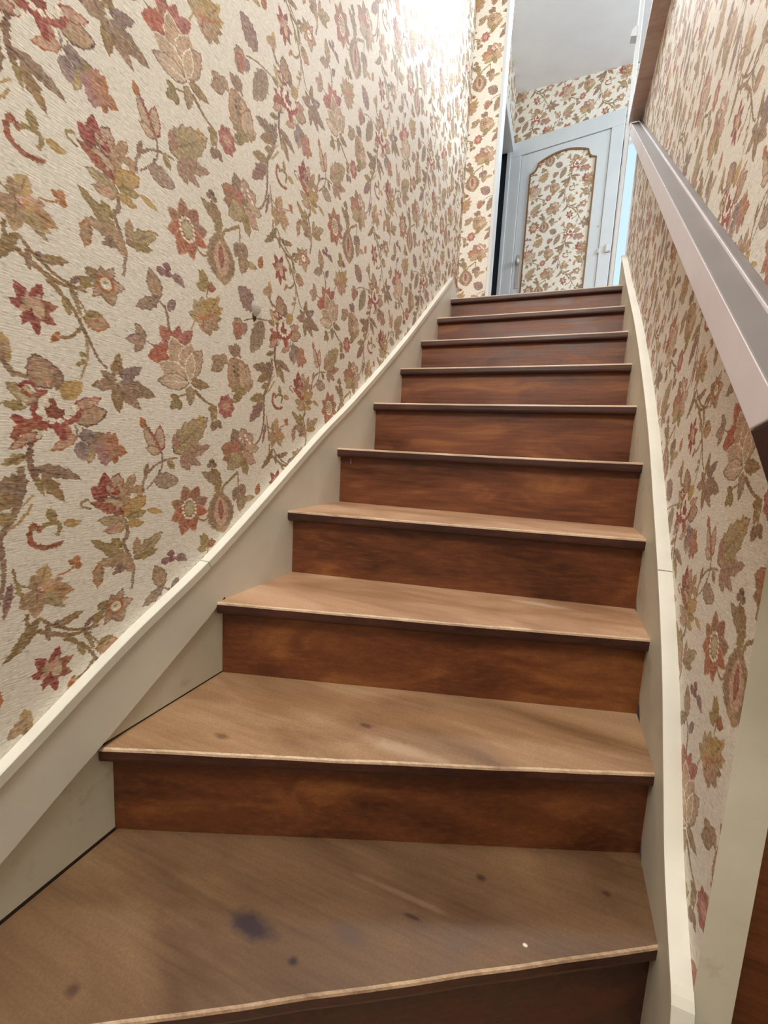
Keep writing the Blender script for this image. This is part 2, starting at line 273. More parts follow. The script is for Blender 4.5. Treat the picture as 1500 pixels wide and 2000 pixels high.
    (2, 14, 434, 2212, 10, 7), (0, 1, 438, 2303, 367, 2334, 33, 0, -1, -1, 45, 0), (0, 1, 438, 2303, 410, 2357, 43, 0, -1, -1, 45, 0), 
    (0, 1, 438, 2303, 453, 2316, 24, 0, -1, -1, 45, 0), (0, 7, 337, 2252, 265, 2256, 29, 0, 1, -1, 45, 0), 
    (0, 7, 337, 2252, 265, 2206, 30, 0, 1, -1, 45, 0), (0, 7, 337, 2252, 343, 2287, 33, 0, 1, -1, 45, 0), (1, 1, 6, 6, 332, 2251, 389, 2253), 
    (0, 45, 556, 2552, 430, 2618, 81, 5, -1, 13, 35, 0), (0, 46, 625, 2513, 530, 2336, 74, 5, -1, 1, 35, 0), 
    (0, 7, 451, 2474, 425, 2379, 64, 3, 1, -1, 45, 0), (0, 22, 448, 2460, 427, 2389, 39, 0, -1, -1, 45, 0), (1, 1, 6, 8, 477, 2475, 551, 2508, 660, 2528), 
    (0, 13, 487, 2471, 488, 2418, 22, 0, -1, -1, 45, 0), (1, 1, 16, 16, 663, 2655, 701, 2610), (0, 7, 644, 2690, 669, 2653, 58, 0, -1, -1, 45, 0), 
    (0, 10, 640, 2142, 523, 2109, 39, 3, -1, 0, 45, 0), (0, 47, 628, 2111, 525, 1999, 53, 3, -1, 13, 45, 0), 
    (0, 10, 681, 2208, 615, 2183, 24, 0, -1, -1, 45, 0), (1, 6, 18, 14, -477, 1607, -492, 1576, -484, 1543, -448, 1525, -396, 1537), 
    (1, 10, 14, 14, -474, 1582, -436, 1602, -402, 1595, -413, 1559), (0, 10, -419, 1605, -436, 1652, 21, 0, -1, -1, 45, 0), 
    (0, 18, -393, 1597, -334, 1594, 21, 0, -1, -1, 45, 0), (1, 3, 10, 10, -469, 1600, -463, 1576), (0, 48, -476, 1390, -447, 1474, 37, 0, -1, 0, 45, 0), 
    (0, 7, -476, 1390, -491, 1449, 26, 0, -1, 0, 45, 0), (0, 8, -476, 1390, -401, 1418, 25, 0, -1, 0, 45, 0), 
    (0, 49, -476, 1390, -369, 1370, 39, 0, -1, 0, 45, 0), (0, 49, -476, 1390, -389, 1343, 27, 0, -1, 0, 45, 0), 
    (0, 2, -476, 1390, -399, 1316, 25, 0, -1, 0, 45, 0), (0, 2, -476, 1390, -449, 1339, 17, 0, -1, 0, 45, 0), 
    (0, 7, -476, 1390, -531, 1347, 36, 0, -1, 0, 45, 0), (0, 7, -476, 1390, -492, 1306, 33, 0, -1, 0, 45, 0), (2, 50, -473, 1395, 10, 11), 
    (1, 3, 6, 6, -493, 1405, -476, 1390, -455, 1384), (1, 11, 6, 6, -419, 1427, -387, 1434, -363, 1448), 
    (0, 11, -363, 1453, -350, 1483, 18, 0, -1, -1, 45, 0), (0, 11, -363, 1453, -340, 1442, 17, 0, -1, -1, 45, 0), 
    (0, 11, -363, 1453, -382, 1472, 12, 0, -1, -1, 45, 0), (1, 0, 10, 10, -480, 1306, -456, 1279, -418, 1251, -363, 1224, -308, 1213, -287, 1216), 
    (0, 51, -480, 1306, -584, 1193, 29, 5, -1, -1, 40, 6), (0, 1, -458, 1275, -454, 1217, 16, 0, -1, -1, 45, 0), 
    (0, 0, -417, 1263, -338, 1283, 24, 2, -1, 7, 45, 0), (0, 10, -308, 1226, -268, 1263, 23, 0, -1, -1, 45, 0), 
    (0, 10, -339, 1216, -305, 1126, 16, 2, -1, -1, 45, 0), (0, 10, -295, 1146, -235, 1156, 21, 2, -1, -1, 45, 0), 
    (0, 18, -290, 1144, -286, 1110, 14, 0, -1, -1, 45, 0), (1, 0, 6, 6, -349, 1215, -315, 1181, -285, 1137), 
    (1, 0, 8, 6, -541, 1479, -536, 1434, -510, 1413, -479, 1400), (0, 52, -547, 1437, -575, 1326, 20, 4, -1, -1, 45, 0), 
    (0, 10, -536, 1434, -520, 1373, 11, 0, -1, -1, 45, 0), (0, 53, 464, 1843, 329, 1863, 60, 3, 1, -1, 25, 0), 
    (0, 1, 464, 1843, 406, 1952, 61, 3, 1, -1, 25, 0), (0, 54, 464, 1843, 338, 1810, 44, 3, 1, -1, 25, 0), 
    (0, 2, 464, 1843, 373, 1765, 56, 3, 1, -1, 25, 0), (0, 8, 496, 1886, 468, 1959, 70, 3, 1, -1, 45, 0), 
    (0, 8, 496, 1886, 550, 1936, 56, 3, 1, -1, 45, 0), (0, 27, 485, 1857, 596, 1871, 49, 3, 1, -1, 45, 0), 
    (0, 8, 475, 1836, 574, 1796, 51, 2, 1, -1, 45, 0), (0, 10, 469, 1821, 514, 1730, 51, 2, -1, -1, 45, 0), 
    (0, 22, 453, 1849, 412, 1900, 39, 0, -1, -1, 45, 0), (2, 12, 453, 1913, 10, 7), (2, 12, 476, 1898, 11, 7), (2, 12, 508, 1910, 11, 7), 
    (2, 12, 495, 1929, 11, 7), (2, 12, 529, 1895, 11, 7), (1, 10, 14, 14, 444, 1750, 393, 1716, 344, 1684, 332, 1643), 
    (0, 55, 334, 1698, 201, 1752, 47, 4, -1, 0, 45, 0), (0, 0, 320, 1715, 260, 1768, 37, 2, -1, -1, 45, 0), 
    (0, 10, 324, 1695, 283, 1660, 40, 2, -1, -1, 45, 0), (2, 56, 265, 1799, 18, 13), (2, 56, 249, 1782, 16, 12), (2, 56, 282, 1782, 16, 12), 
    (1, 1, 6, 6, 265, 1793, 271, 1747), (0, 57, 131, 1591, 106, 1692, 42, 0, 58, -1, 45, 0), (0, 59, 131, 1591, 184, 1686, 45, 0, 58, -1, 45, 0), 
    (0, 60, 131, 1591, 235, 1630, 39, 0, 58, -1, 45, 0), (0, 61, 131, 1591, 235, 1570, 32, 0, 58, -1, 45, 0), 
    (0, 62, 131, 1591, 40, 1628, 33, 0, 58, -1, 45, 0), (0, 61, 131, 1591, 40, 1557, 39, 0, 58, -1, 45, 0), 
    (0, 61, 131, 1591, 90, 1487, 46, 0, 58, -1, 45, 0), (0, 61, 131, 1591, 160, 1494, 43, 0, 58, -1, 45, 0), (2, 63, 132, 1592, 32, 44), 
    (2, 64, 134, 1593, 27, 34), (2, 12, 168, 1590, 8, 6), (2, 12, 165, 1574, 8, 6), (2, 12, 157, 1561, 8, 6), (2, 12, 146, 1553, 8, 6), 
    (2, 12, 132, 1552, 8, 6), (2, 12, 119, 1556, 8, 6), (2, 12, 108, 1567, 8, 6), (2, 12, 100, 1581, 8, 6), (2, 12, 98, 1597, 8, 6), 
    (2, 12, 101, 1612, 8, 6), (2, 12, 108, 1625, 8, 6), (2, 12, 119, 1633, 8, 6), (2, 12, 133, 1635, 8, 6), (2, 12, 146, 1631, 8, 6), 
    (2, 12, 158, 1621, 8, 6), (2, 12, 166, 1606, 8, 6), (1, 0, 8, 10, 173, 1551, 215, 1531, 260, 1554, 262, 1594), 
    (0, 65, 340, 1468, 304, 1662, 110, 7, 7, -1, 20, 0), (0, 66, 337, 1489, 313, 1637, 63, 0, -1, -1, 45, 0), 
    (0, 67, 327, 1519, 319, 1623, 25, 0, -1, -1, 45, 0), (0, 7, 306, 1480, 369, 1471, 25, 0, -1, -1, 45, 0), 
    (1, 0, 10, 10, 444, 1743, 447, 1671, 500, 1595), (0, 68, 441, 1675, 409, 1606, 35, 0, -1, -1, 45, 0), 
    (0, 1, 455, 1685, 501, 1635, 31, 0, -1, -1, 45, 0), (0, 7, 477, 1640, 457, 1551, 41, 0, 1, -1, 45, 0), 
    (0, 2, 488, 1607, 574, 1615, 24, 0, -1, -1, 45, 0), (0, 11, 585, 1622, 610, 1686, 29, 0, -1, -1, 45, 0), 
    (0, 10, 234, 1408, 213, 1476, 29, 0, -1, -1, 45, 0), (0, 10, 234, 1408, 197, 1401, 26, 0, -1, -1, 45, 0), 
    (0, 6, 237, 1410, 293, 1423, 23, 0, -1, -1, 45, 0), (0, 69, -332, 3010, -270, 3023, 32, 0, -1, 13, 45, 0), 
    (0, 69, -328, 2998, -318, 2933, 33, 0, -1, 13, 45, 0), (1, 13, 6, 8, -342, 3051, -331, 3014, -291, 2987), 
    (0, 70, -242, 2975, -285, 2980, 37, 0, -1, -1, 45, 0), (0, 71, -242, 2975, -222, 3038, 29, 0, -1, -1, 45, 0), 
    (0, 70, -242, 2975, -245, 2916, 34, 0, -1, -1, 45, 0), (0, 71, -242, 2975, -183, 2960, 39, 0, -1, -1, 45, 0), 
)
def print_outlines():
    """Every motif of the repeat as (colour, outline in metres on the wall)."""
    out = []
    def leaf(c, b, t, wd, lobes, depth, bend, grow=0.0):
        dx, dy = t[0]-b[0], t[1]-b[1]; L = math.hypot(dx, dy); ux, uy = dx/L, dy/L; nx, ny = -uy, ux
        bx, by = b[0]-ux*grow, b[1]-uy*grow; L += 2*grow; wd += grow
        n = 10 if not lobes else lobes*3+1
        le, ri = [], []
        for i in range(1, n):
            s = i/n; hw = wd*math.sin(math.pi*s**.85)**.8
            if lobes: hw *= (1-depth*(1-(s*lobes) % 1.0)) if i % 3 else 1-depth
            k = bend*4*s*(1-s)*L; cx, cy = bx+ux*L*s+nx*k, by+uy*L*s+ny*k
            q = .90 if lobes else .74
            le.append((cx+nx*hw*q, cy+ny*hw*q)); ri.append((cx-nx*hw*q, cy-ny*hw*q))
        out.append((c, [(bx, by)]+le+[(bx+ux*L, by+uy*L)]+ri[::-1]))
    def stem(c, pts, w0, w1):
        P = []
        for i in range(len(pts)-1):
            p0, p1, p2, p3 = pts[max(i-1, 0)], pts[i], pts[i+1], pts[min(i+2, len(pts)-1)]
            for k in range(3):
                t = k/3
                P.append(tuple(.5*((2*p1[j])+(-p0[j]+p2[j])*t+(2*p0[j]-5*p1[j]+4*p2[j]-p3[j])*t*t+(-p0[j]+3*p1[j]-3*p2[j]+p3[j])*t**3) for j in (0, 1)))
        P.append(pts[-1]); l, r = [], []
        for i, p in enumerate(P):
            a, b = P[max(i-1, 0)], P[min(i+1, len(P)-1)]
            dx, dy = b[0]-a[0], b[1]-a[1]; L = math.hypot(dx, dy) or 1; h = (w0+(w1-w0)*i/(len(P)-1))/2
            l.append((p[0]-dy/L*h, p[1]+dx/L*h)); r.append((p[0]+dy/L*h, p[1]-dx/L*h))
        out.append((c, l+r[::-1]))
    for q in PRINT:
        kind, c = q[0], q[1]; v = [a/2000 for a in q[2:]]
        if kind == 0:
            b, t, wd, lobes, ol, vein = v[0:2], v[2:4], v[4], q[7], q[8], q[9]; depth, bend = q[10]/100, q[11]/100
            if ol >= 0: leaf(ol, b, t, wd, lobes, depth, bend, .0035)
            leaf(c, b, t, wd, lobes, depth, bend)
            if vein >= 0: stem(vein, [tuple(b), (b[0]+.82*(t[0]-b[0]), b[1]+.82*(t[1]-b[1]))], .0035, .0014)
        elif kind == 1: stem(c, list(zip(v[2::2], v[3::2])), v[0], v[1])
        elif kind == 2: out.append((c, [(v[0]+v[2]*math.cos(i*math.pi/5), v[1]+v[3]*math.sin(i*math.pi/5)) for i in range(10)]))
        else: out.append((c, list(zip(v[0::2], v[1::2]))))
    return out
def wallpaper(PX, PZ, res=1600):
    TW,TH=int(round(PX*res)),int(round(PZ*res)); W2=2*TW
    rng=np.random.default_rng(4)
    img=np.empty((TH,W2,3),np.float32); img[:]=(234,228,216)
    for ci, pts in print_outlines():
        col = PAPER_COLOURS[ci]; P = np.array(pts)*res
        for k in (0,1):
            Q=P+[k*TW,k*TH/2]
            x0,y0=np.floor(Q.min(0)).astype(int)-1; x1,y1=np.ceil(Q.max(0)).astype(int)+1
            X,Y=np.meshgrid(np.arange(x0,x1)+.5,np.arange(y0,y1)+.5)
            ins=np.zeros(X.shape,bool); n=len(Q)
            for i in range(n):
                ax,ay=Q[i]; bx,by=Q[(i+1)%n]
                if ay==by: continue
                c=(ay>Y)!=(by>Y)
                ins^=c&(X<(bx-ax)*(Y-ay)/(by-ay)+ax)
            yy,xx=np.nonzero(ins)
            img[(yy+y0)%TH,(xx+x0)%W2]=col
    def noise(sx,sy):
        h,w=max(2,TH//sy),max(2,W2//sx); g=rng.standard_normal((h,w)).astype(np.float32)
        u=np.arange(W2)*w/W2; v=np.arange(TH)*h/TH
        i=u.astype(int);f=(u-i)[None,:]; j=v.astype(int);q=(v-j)[:,None]
        a=g[j][:,i]*(1-f)+g[j][:,(i+1)%w]*f; b=g[(j+1)%h][:,i]*(1-f)+g[(j+1)%h][:,(i+1)%w]*f
        return a*(1-q)+b*q
    # ragged tapestry edges
    dx=(noise(9,3)*2.0+noise(4,2)*1.2).round().astype(int); dy=(noise(5,5)*1.2).round().astype(int)
    yy,xx=np.mgrid[0:TH,0:W2]
    out=img[(yy+dy)%TH,(xx+dx)%W2]
    bg=(np.abs(out-np.array((234,228,216),np.float32)).sum(2)<1)
    # thread-wise tone variation: figure threads vary more than the ground
    th=noise(7,3); sp=noise(3,2); 
    f=1+np.where(bg,.030*th+.02*sp,.10*th+.07*sp+.06*noise(30,30))
    out=out*f[...,None]
    # worn: figure lets some ground through
    mixm=np.clip(.22+.15*noise(6,3),0,.55)*(~bg); out=out*(1-mixm[...,None])+np.array((234,228,216))*mixm[...,None]
    # short darker threads of the ground
    n8=noise(9,2); out*=(1-.15*np.clip(n8-.7,0,1))[...,None]
    # weft rows
    row=np.sin((yy+2.2*noise(26,12))*2*np.pi/(TH/round(TH/6.4)))
    out*=(1+.028*row)[...,None]
    out=(out+np.roll(out,1,1)+np.roll(out,1,0)+out)/4
    return np.clip(out/255,0,1)
PX, PZ = 0.603, 0.567
def wallpaper_material(name):
    a = wallpaper(PX, PZ)
    h, w = a.shape[:2]
    im = bpy.data.images.new('woven_flower_print', w, h)
    px = np.ones((h, w, 4), np.float32); px[..., :3] = a
    im.pixels.foreach_set(px.ravel()); im.update(); im.pack()
    m, nt, bs = nodes(name)
    t = N(nt, 'ShaderNodeTexImage', image=im, interpolation='Linear', extension='REPEAT')
    uv = N(nt, 'ShaderNodeUVMap'); nt.links.new(uv.outputs[0], t.inputs[0])
    old = mapped_noise(nt, (1, 1, 1), 1.7, 4)
    c = mixc(nt, t.outputs[0], ramp(nt, old.outputs[0], [(.3, (.93, .91, .88, 1)), (.7, (1, 1, 1, 1))]).outputs[0], 1.0, 'MULTIPLY')
    nt.links.new(c, bs.inputs['Base Color'])
    bs.inputs['Roughness'].default_value = .62
    weft = mapped_noise(nt, (55, 55, 420), 1.0, 3)
    bumped(nt, bs, weft.outputs[0], .35, .0015)
    return m

M = dict(
    paper=wallpaper_material('floral_wallpaper'),
    tread=wood('worn_tread_wood', (142, 104, 74), (178, 138, 104), (194, 160, 128), .46, patch=1.4, spots=(
        (.70, .52, .57, .09, .015, (206, 184, 158), .5),)),
    tread_mid=wood('worn_tread_wood_scuffed_dim', (110, 78, 50), (150, 114, 80), (170, 138, 104), .50, patch=1.4, spots=(  # scuffs, plus a darker tone for the weaker light on this tread
        (.401, .117, .38, .016, .008, (80, 52, 32), .8), (.163, -.037, .38, .018, .010, (96, 66, 38), .8),
        (.50, .08, .38, .10, .02, (184, 158, 130), .5), (.62, .02, .38, .02, .01, (110, 80, 56), .6))),
    tread_low=wood('worn_tread_wood_grimy_dim', (80, 54, 33), (112, 82, 52), (128, 98, 66), .52, patch=1.35, spots=(  # grime, with the light fading low on the stairs put into the tone
        (.338, -.165, .19, .048, .022, (46, 28, 34), .95), (.484, -.113, .19, .036, .018, (84, 62, 54), .7),
        (.427, -.181, .19, .011, .009, (40, 22, 12), .95), (.661, .067, .19, .012, .009, (48, 26, 16), .9),
        (.568, -.048, .19, .016, .004, (52, 30, 18), .9), (.87, .131, .19, .010, .007, (60, 34, 20), .8),
        (.172, -.333, .19, .012, .010, (70, 42, 24), .8), (.54, -.02, .19, .10, .006, (150, 122, 92), .25),
        (.743, -.015, .19, .004, .003, (230, 222, 206), .9), (.78, .20, .19, .12, .03, (92, 66, 46), .6))),
    riser=wood('varnished_riser_wood', (60, 27, 13), (108, 58, 28), (152, 96, 46), .40, patch=1.3),
    nosing=wood('dark_nosing_wood', (34, 14, 9), (60, 27, 16), (92, 48, 28), .42),  # darker wood for the nosing fronts
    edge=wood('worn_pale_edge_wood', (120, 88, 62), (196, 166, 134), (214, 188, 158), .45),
    cream=paint('aged_cream_paint', (216, 211, 196), .05, .42),
    cream_dirty=paint('scuffed_cream_paint', (206, 199, 178), .08, .5, dirt=(128, 104, 62)),
    white=paint('grey_white_gloss_paint', (206, 210, 212), .03, .35),
    ceil=paint('ceiling_white', (236, 236, 238), .03, .8),
    rail=paint('pale_lilac_gloss_paint', (238, 231, 234), .05, .3),
    worn=paint('shaded_grey_rail_top', (104, 97, 93), .08, .55),  # shade on the upper faces of the rail, put into the colour
    brown=wood('dark_brown_wood', (172, 146, 138), (196, 172, 164), (206, 184, 176), .3),
    dark=wood('dark_rail_end_wood', (34, 20, 20), (44, 26, 26), (56, 34, 32), .4),
    lower=wood('red_brown_panel_wood', (78, 40, 20), (112, 62, 30), (138, 84, 44), .5),
    gold=plain('brown_gilt_moulding', (132, 96, 58), .4),
    metal=plain('pale_worn_metal', (196, 190, 180), .4, .2),
    gap=plain('shadow_gap_dirt', (66, 48, 28), .9),
    teal=plain('dim_room_shade', (36, 56, 70), .8),  # dimness of the unlit side room, put into its wall colour
    plaster=plain('bare_plaster', (226, 218, 204), .8),
    pink=plain('drip_paint', (190, 110, 92), .4),
)
def sky_pane():
    m, nt, bs = nodes('bright_sky_pane'); nt.nodes.remove(bs)
    e = N(nt, 'ShaderNodeEmission'); e.inputs[0].default_value = (.62, .84, 1, 1); e.inputs[1].default_value = .60
    nt.links.new(e.outputs[0], nt.nodes['Material Output'].inputs[0]); return m
M['sky'] = sky_pane()

def uv_wall(o, fu, fv):     # print coordinates in metres: u along the wall, v up
    me = o.data; l = me.uv_layers.new(name='UVMap')
    for p in me.polygons:
        for i in p.loop_indices:
            co = me.vertices[me.loops[i].vertex_index].co
            l.data[i].uv = (fu(co)/(2*PX), fv(co)/PZ)

# ------------------------------------------------------------------ the flight: measured nosing ends
H, W = 0.19, 0.938
YL = [None, -.490, -.160, .127, .412, .703, .9985, 1.286, 1.565, 1.836, 2.104]
YR = [None, .069, .221, .402, .586, .773, 1.032, 1.299, 1.567, 1.838, 2.108]
OVER = .028
XL, XR, TW = 0.0, W, .024            # string faces and string thickness
WALL_L, WALL_R = -.020, .962

# ------------------------------------------------------------------ structure
def wall_quad(name, mats, pts, parent=None, fu=None, fv=None, thick=None):
    bm = bmesh.new(); v = [bm.verts.new(p) for p in pts]; bm.faces.new(v)
    if thick:
        r = bmesh.ops.extrude_face_region(bm, geom=list(bm.faces))
        for g in r['geom']:
            if isinstance(g, bmesh.types.BMVert): g.co += Vector(thick)
    o = from_bm(name, bm, mats, parent)
    if fu: uv_wall(o, fu, fv)
    return tag(o, kind='structure')

CZ = lambda x: 4.37 - .112*x
YE = -1.75
# left wall of the flight, and the nib at its top
o = wall_quad('wall_left', M['paper'], [(WALL_L, YE, -1.6), (WALL_L, 2.33, -1.6), (WALL_L, 2.33, 4.7), (WALL_L, YE, 4.7)],
              fu=lambda c: c.y, fv=lambda c: c.z, thick=(-.12, 0, 0))
bm = bmesh.new(); box(bm, WALL_L, .172, 2.33, 2.42, 1.9, 4.7)
o = from_bm('wall_nib', bm, M['paper']); uv_wall(o, lambda c: c.x + c.y*.7 + .31, lambda c: c.z + .1); tag(o, kind='structure')
# right partition: papered face, cream end, board on its top edge
bm = bmesh.new()
fs = box(bm, WALL_R, 1.008, -.010, 2.43, -1.2, 2.88)
for f in fs: f.material_index = 1
fs[5].material_index = 0
o = from_bm('wall_right', bm, [M['paper'], M['cream_dirty']], recalc=False); uv_wall(o, lambda c: -c.y + .18, lambda c: c.z + .12); tag(o, kind='structure')
# landing: left wall over the doorway, back wall, ceiling, floor, far right wall
DX, DY = .98415, -.17733
AX, AY = .015, 4.033
def back(s, t, z):     # a point on the back wall: s along it, t towards the stair, z up
    return (AX + DX*s + DY*t, AY + DY*s - DX*t, z)
def back_hexa(bm, s0, s1, t0, t1, z0, z1):
    return hexa(bm, [back(s0,t0,z0), back(s1,t0,z0), back(s1,t1,z0), back(s0,t1,z0), back(s0,t0,z1), back(s1,t0,z1), back(s1,t1,z1), back(s0,t1,z1)])
su = lambda c: (c.x-AX)*DX + (c.y-AY)*DY
bm = bmesh.new()
back_hexa(bm, -.05, 2.9, -.10, -.002, 3.93, 4.7)
back_hexa(bm, .955, .985, -.10, -.002, 1.9, 3.93); back_hexa(bm, .985, 1.6, -.10, -.002, 3.66, 3.93)
back_hexa(bm, .985, 1.6, -.10, -.002, 1.9, 2.1); back_hexa(bm, 1.6, 2.9, -.10, -.002, 1.9, 3.93)
o = from_bm('wall_back', bm, M['paper']); uv_wall(o, lambda c: su(c) + .2, lambda c: c.z); tag(o, kind='structure')
bm = bmesh.new()
box(bm, -.10, 0, 2.42, 4.12, 3.93, 4.7)
o = from_bm('wall_landing', bm, M['paper']); uv_wall(o, lambda c: c.y, lambda c: c.z); tag(o, kind='structure')
wall_quad('ceiling', M['ceil'], [(-1.7, YE-.2, CZ(-1.7)), (3.1, YE-.2, CZ(3.1)), (3.1, 4.8, CZ(3.1)), (-1.7, 4.8, CZ(-1.7))], thick=(0, 0, .1))
bm = bmesh.new(); box(bm, -1.5, 2.8, 2.44, 4.5, 1.78, 1.9); box(bm, WALL_L, WALL_R, 2.36, 2.44, 1.78, 1.9)
tag(from_bm('floor_landing', bm, M['tread']), kind='structure')
bm = bmesh.new(); box(bm, 2.8, 2.9, YE, 4.4, -1.2, 2.75); box(bm, 2.8, 2.9, YE, 1.85, 2.75, 4.5); box(bm, 2.8, 2.9, 3.25, 4.4, 2.75, 4.5); box(bm, 2.8, 2.9, 1.85, 3.25, 4.0, 4.5)
o = from_bm('wall_far_right', bm, M['cream']); tag(o, kind='structure')
bm = bmesh.new(); box(bm, -.14, 2.9, YE-.1, YE, -1.2, 4.7)
tag(from_bm('wall_front', bm, M['cream']), kind='structure')
bm = bmesh.new(); box(bm, -.14, 2.9, YE, 4.4, -1.3, -1.2)
tag(from_bm('floor', bm, M['lower']), kind='structure')
# red-brown wooden wall of the lower hall, seen past the end of the partition
bm = bmesh.new(); box(bm, 1.010, 2.78, .06, .085, -1.2, 2.0)
tag(from_bm('wall_hall', bm, M['lower']), kind='structure')

# top board of the partition: white painted edge, brown stained underside
bm = bmesh.new(); fs = box(bm, .893, 1.06, -.02, 2.40, 2.88, 2.905)
fs[0].material_index = 1
o = from_bm('trim_1', bm, [M['white'], M['brown']], recalc=False); tag(o, kind='structure')
# white post at the stair head, with its little moulded bracket
bm = bmesh.new(); box(bm, .884, .906, 2.402, 2.45, 1.9, CZ(.89)); bevel(bm, .003, 1)
post = tag(from_bm('trim_2', bm, M['white']), kind='structure')
bm = bmesh.new()
pr = [(.884, 3.375), (.872, 3.372), (.860, 3.360), (.854, 3.342), (.854, 3.328), (.884, 3.322)]
a = [bm.verts.new((x, 2.40, z)) for x, z in pr]; b = [bm.verts.new((x, 2.45, z)) for x, z in pr]
bm.faces.new(a); bm.faces.new(b[::-1])
for i in range(6): bm.faces.new((a[i], b[i], b[(i+1) % 6], a[(i+1) % 6]))
from_bm('bracket', bm, M['white'], post)
# corner bead on the nib
bm = bmesh.new(); box(bm, .165, .186, 2.318, 2.43, 1.9, CZ(.17)); bevel(bm, .004, 2)
tag(from_bm('trim_3', bm, M['white']), kind='structure')
# added strip standing in for the shaded edge of the partition on the landing
bm = bmesh.new(); box(bm, .956, .998, 2.43, 2.45, 1.9, 2.87); bevel(bm, .003, 1)
tag(from_bm('trim_4', bm, M['rail']), kind='structure')

# doorway on the left of the landing (open, dark room behind)
d2 = empty('door_2', (0, 3.3, 1.9)); d2['kind'] = 'structure'
def door_part(name, bm, mat, par):
    o = from_bm(name, bm, mat, par)
    o.matrix_parent_inverse = Matrix.Translation(-Vector(par.location)); return o
bm = bmesh.new(); box(bm, -.10, .020, 2.43, 4.015, 3.85, 3.94); bevel(bm, .006, 2); door_part('head_casing', bm, M['white'], d2)
bm = bmesh.new(); box(bm, -.10, .016, 2.43, 2.50, 1.9, 3.85); bevel(bm, .006, 2); door_part('jamb_casing', bm, M['white'], d2)
bm = bmesh.new(); box(bm, -1.5, -1.4, 2.42, 4.4, 1.9, 4.5); box(bm, -1.4, -.12, 2.36, 2.42, 1.9, 4.5); back_hexa(bm, -1.5, -.0505, -.10, -.002, 1.9, 4.5)
tag(from_bm('wall_side_room', bm, M['teal']), kind='structure')

# ------------------------------------------------------------------ panelled door on the landing
d1 = empty('door_1', back(.45, 0, 1.9)); d1['kind'] = 'structure'
def dp(name, bm, mat, par=d1, smooth=False):
    o = from_bm(name, bm, mat, par, smooth)
    o.matrix_parent_inverse = Matrix.Translation(-Vector(d1.location)); return o
for nm, r in (('jamb', (-.050, .086, 1.9, 3.80)), ('jamb', (.851, .952, 1.9, 3.80)), ('head', (-.050, .952, 3.80, 3.925))):
    bm = bmesh.new(); back_hexa(bm, r[0], r[1], -.06, .022, r[2], r[3]); bevel(bm, .005, 2); dp(nm, bm, M['white'])
for s0, s1 in ((-.050, -.014),):
    bm = bmesh.new(); back_hexa(bm, s0, s1, .020, .034, 1.9, 3.88); bevel(bm, .004, 2); dp('casing', bm, M['white'])
bm = bmesh.new(); back_hexa(bm, .0885, .8485, -.05, .012, 1.91, 3.797); bevel(bm, .004, 2); leaf_o = dp('leaf', bm, M['white'])
half = [(.185, 3.605), (.215, 3.612), (.236, 3.630), (.247, 3.655), (.254, 3.680)]
arch = [(.254 + (.467-.254)*t, 3.680 + .052*math.sin(t*math.pi/2)**.9) for t in (.12, .25, .4, .55, .7, .85, 1.0)]
lefts = half + arch
outline = [(.185, 2.05)] + lefts + [(.934-s, z) for s, z in lefts[:-1][::-1]] + [(.749, 2.05)]
bm = bmesh.new(); f = bm.faces.new([bm.verts.new(back(s, .0135, z)) for s, z in outline])
po = dp('panel', bm, M['paper'], leaf_o); po.matrix_parent_inverse = leaf_o.matrix_world.inverted(); uv_wall(po, lambda c: su(c)+.41, lambda c: c.z+.22)
def moulding(name, offs, t0, t1, mat):
    n = len(outline); cx, cz = .467, 2.9; bm = bmesh.new(); rings = []
    for i, (s, z) in enumerate(outline):
        p, q = outline[i-1], outline[(i+1) % n]
        dx, dz = q[0]-p[0], q[1]-p[1]; L = math.hypot(dx, dz); nx, nz = dz/L, -dx/L
        if nx*(s-cx)+nz*(z-cz) < 0: nx, nz = -nx, -nz
        rings.append([bm.verts.new(back(s+nx*k, t, z+nz*k)) for k, t in ((offs[0], t0), (offs[0], t1), (offs[1], t1), (offs[1], t0))])
    for i in range(n):
        a, b = rings[i], rings[(i+1) % n]
        for j in range(4): bm.faces.new((a[j], a[(j+1) % 4], b[(j+1) % 4], b[j]))
    o = dp(name, bm, mat, leaf_o); o.matrix_parent_inverse = leaf_o.matrix_world.inverted(); return o
moulding('panel_moulding', (-.006, .007), .012, .024, M['gold'])
# handle plate, knob, latch
bm = bmesh.new(); back_hexa(bm, .120, .160, .010, .017, 2.60, 2.91); bevel(bm, .004, 2)
hp = dp('handle_plate', bm, M['metal'], leaf_o); hp.matrix_parent_inverse = leaf_o.matrix_world.inverted()
bm = bmesh.new(); bmesh.ops.create_uvsphere(bm, u_segments=14, v_segments=10, radius=.022)
bmesh.ops.scale(bm, vec=(1, 1, 1.2), verts=bm.verts); bmesh.ops.translate(bm, vec=back(.140, .045, 2.84), verts=bm.verts)
kb = dp('knob', bm, M['metal'], leaf_o, True); kb.matrix_parent_inverse = leaf_o.matrix_world.inverted()
bm = bmesh.new(); back_hexa(bm, .838, .858, .020, .026, 2.79, 2.83); back_hexa(bm, .905, .918, .020, .036, 2.785, 2.85); back_hexa(bm, .918, .948, .020, .034, 2.785, 2.80); bevel(bm, .002, 1)
dp('latch', bm, M['metal'])
bm = bmesh.new(); back_hexa(bm, .822, .832, .010, .018, 3.018, 3.030); bevel(bm, .002, 1); dp('screw', bm, M['metal'])

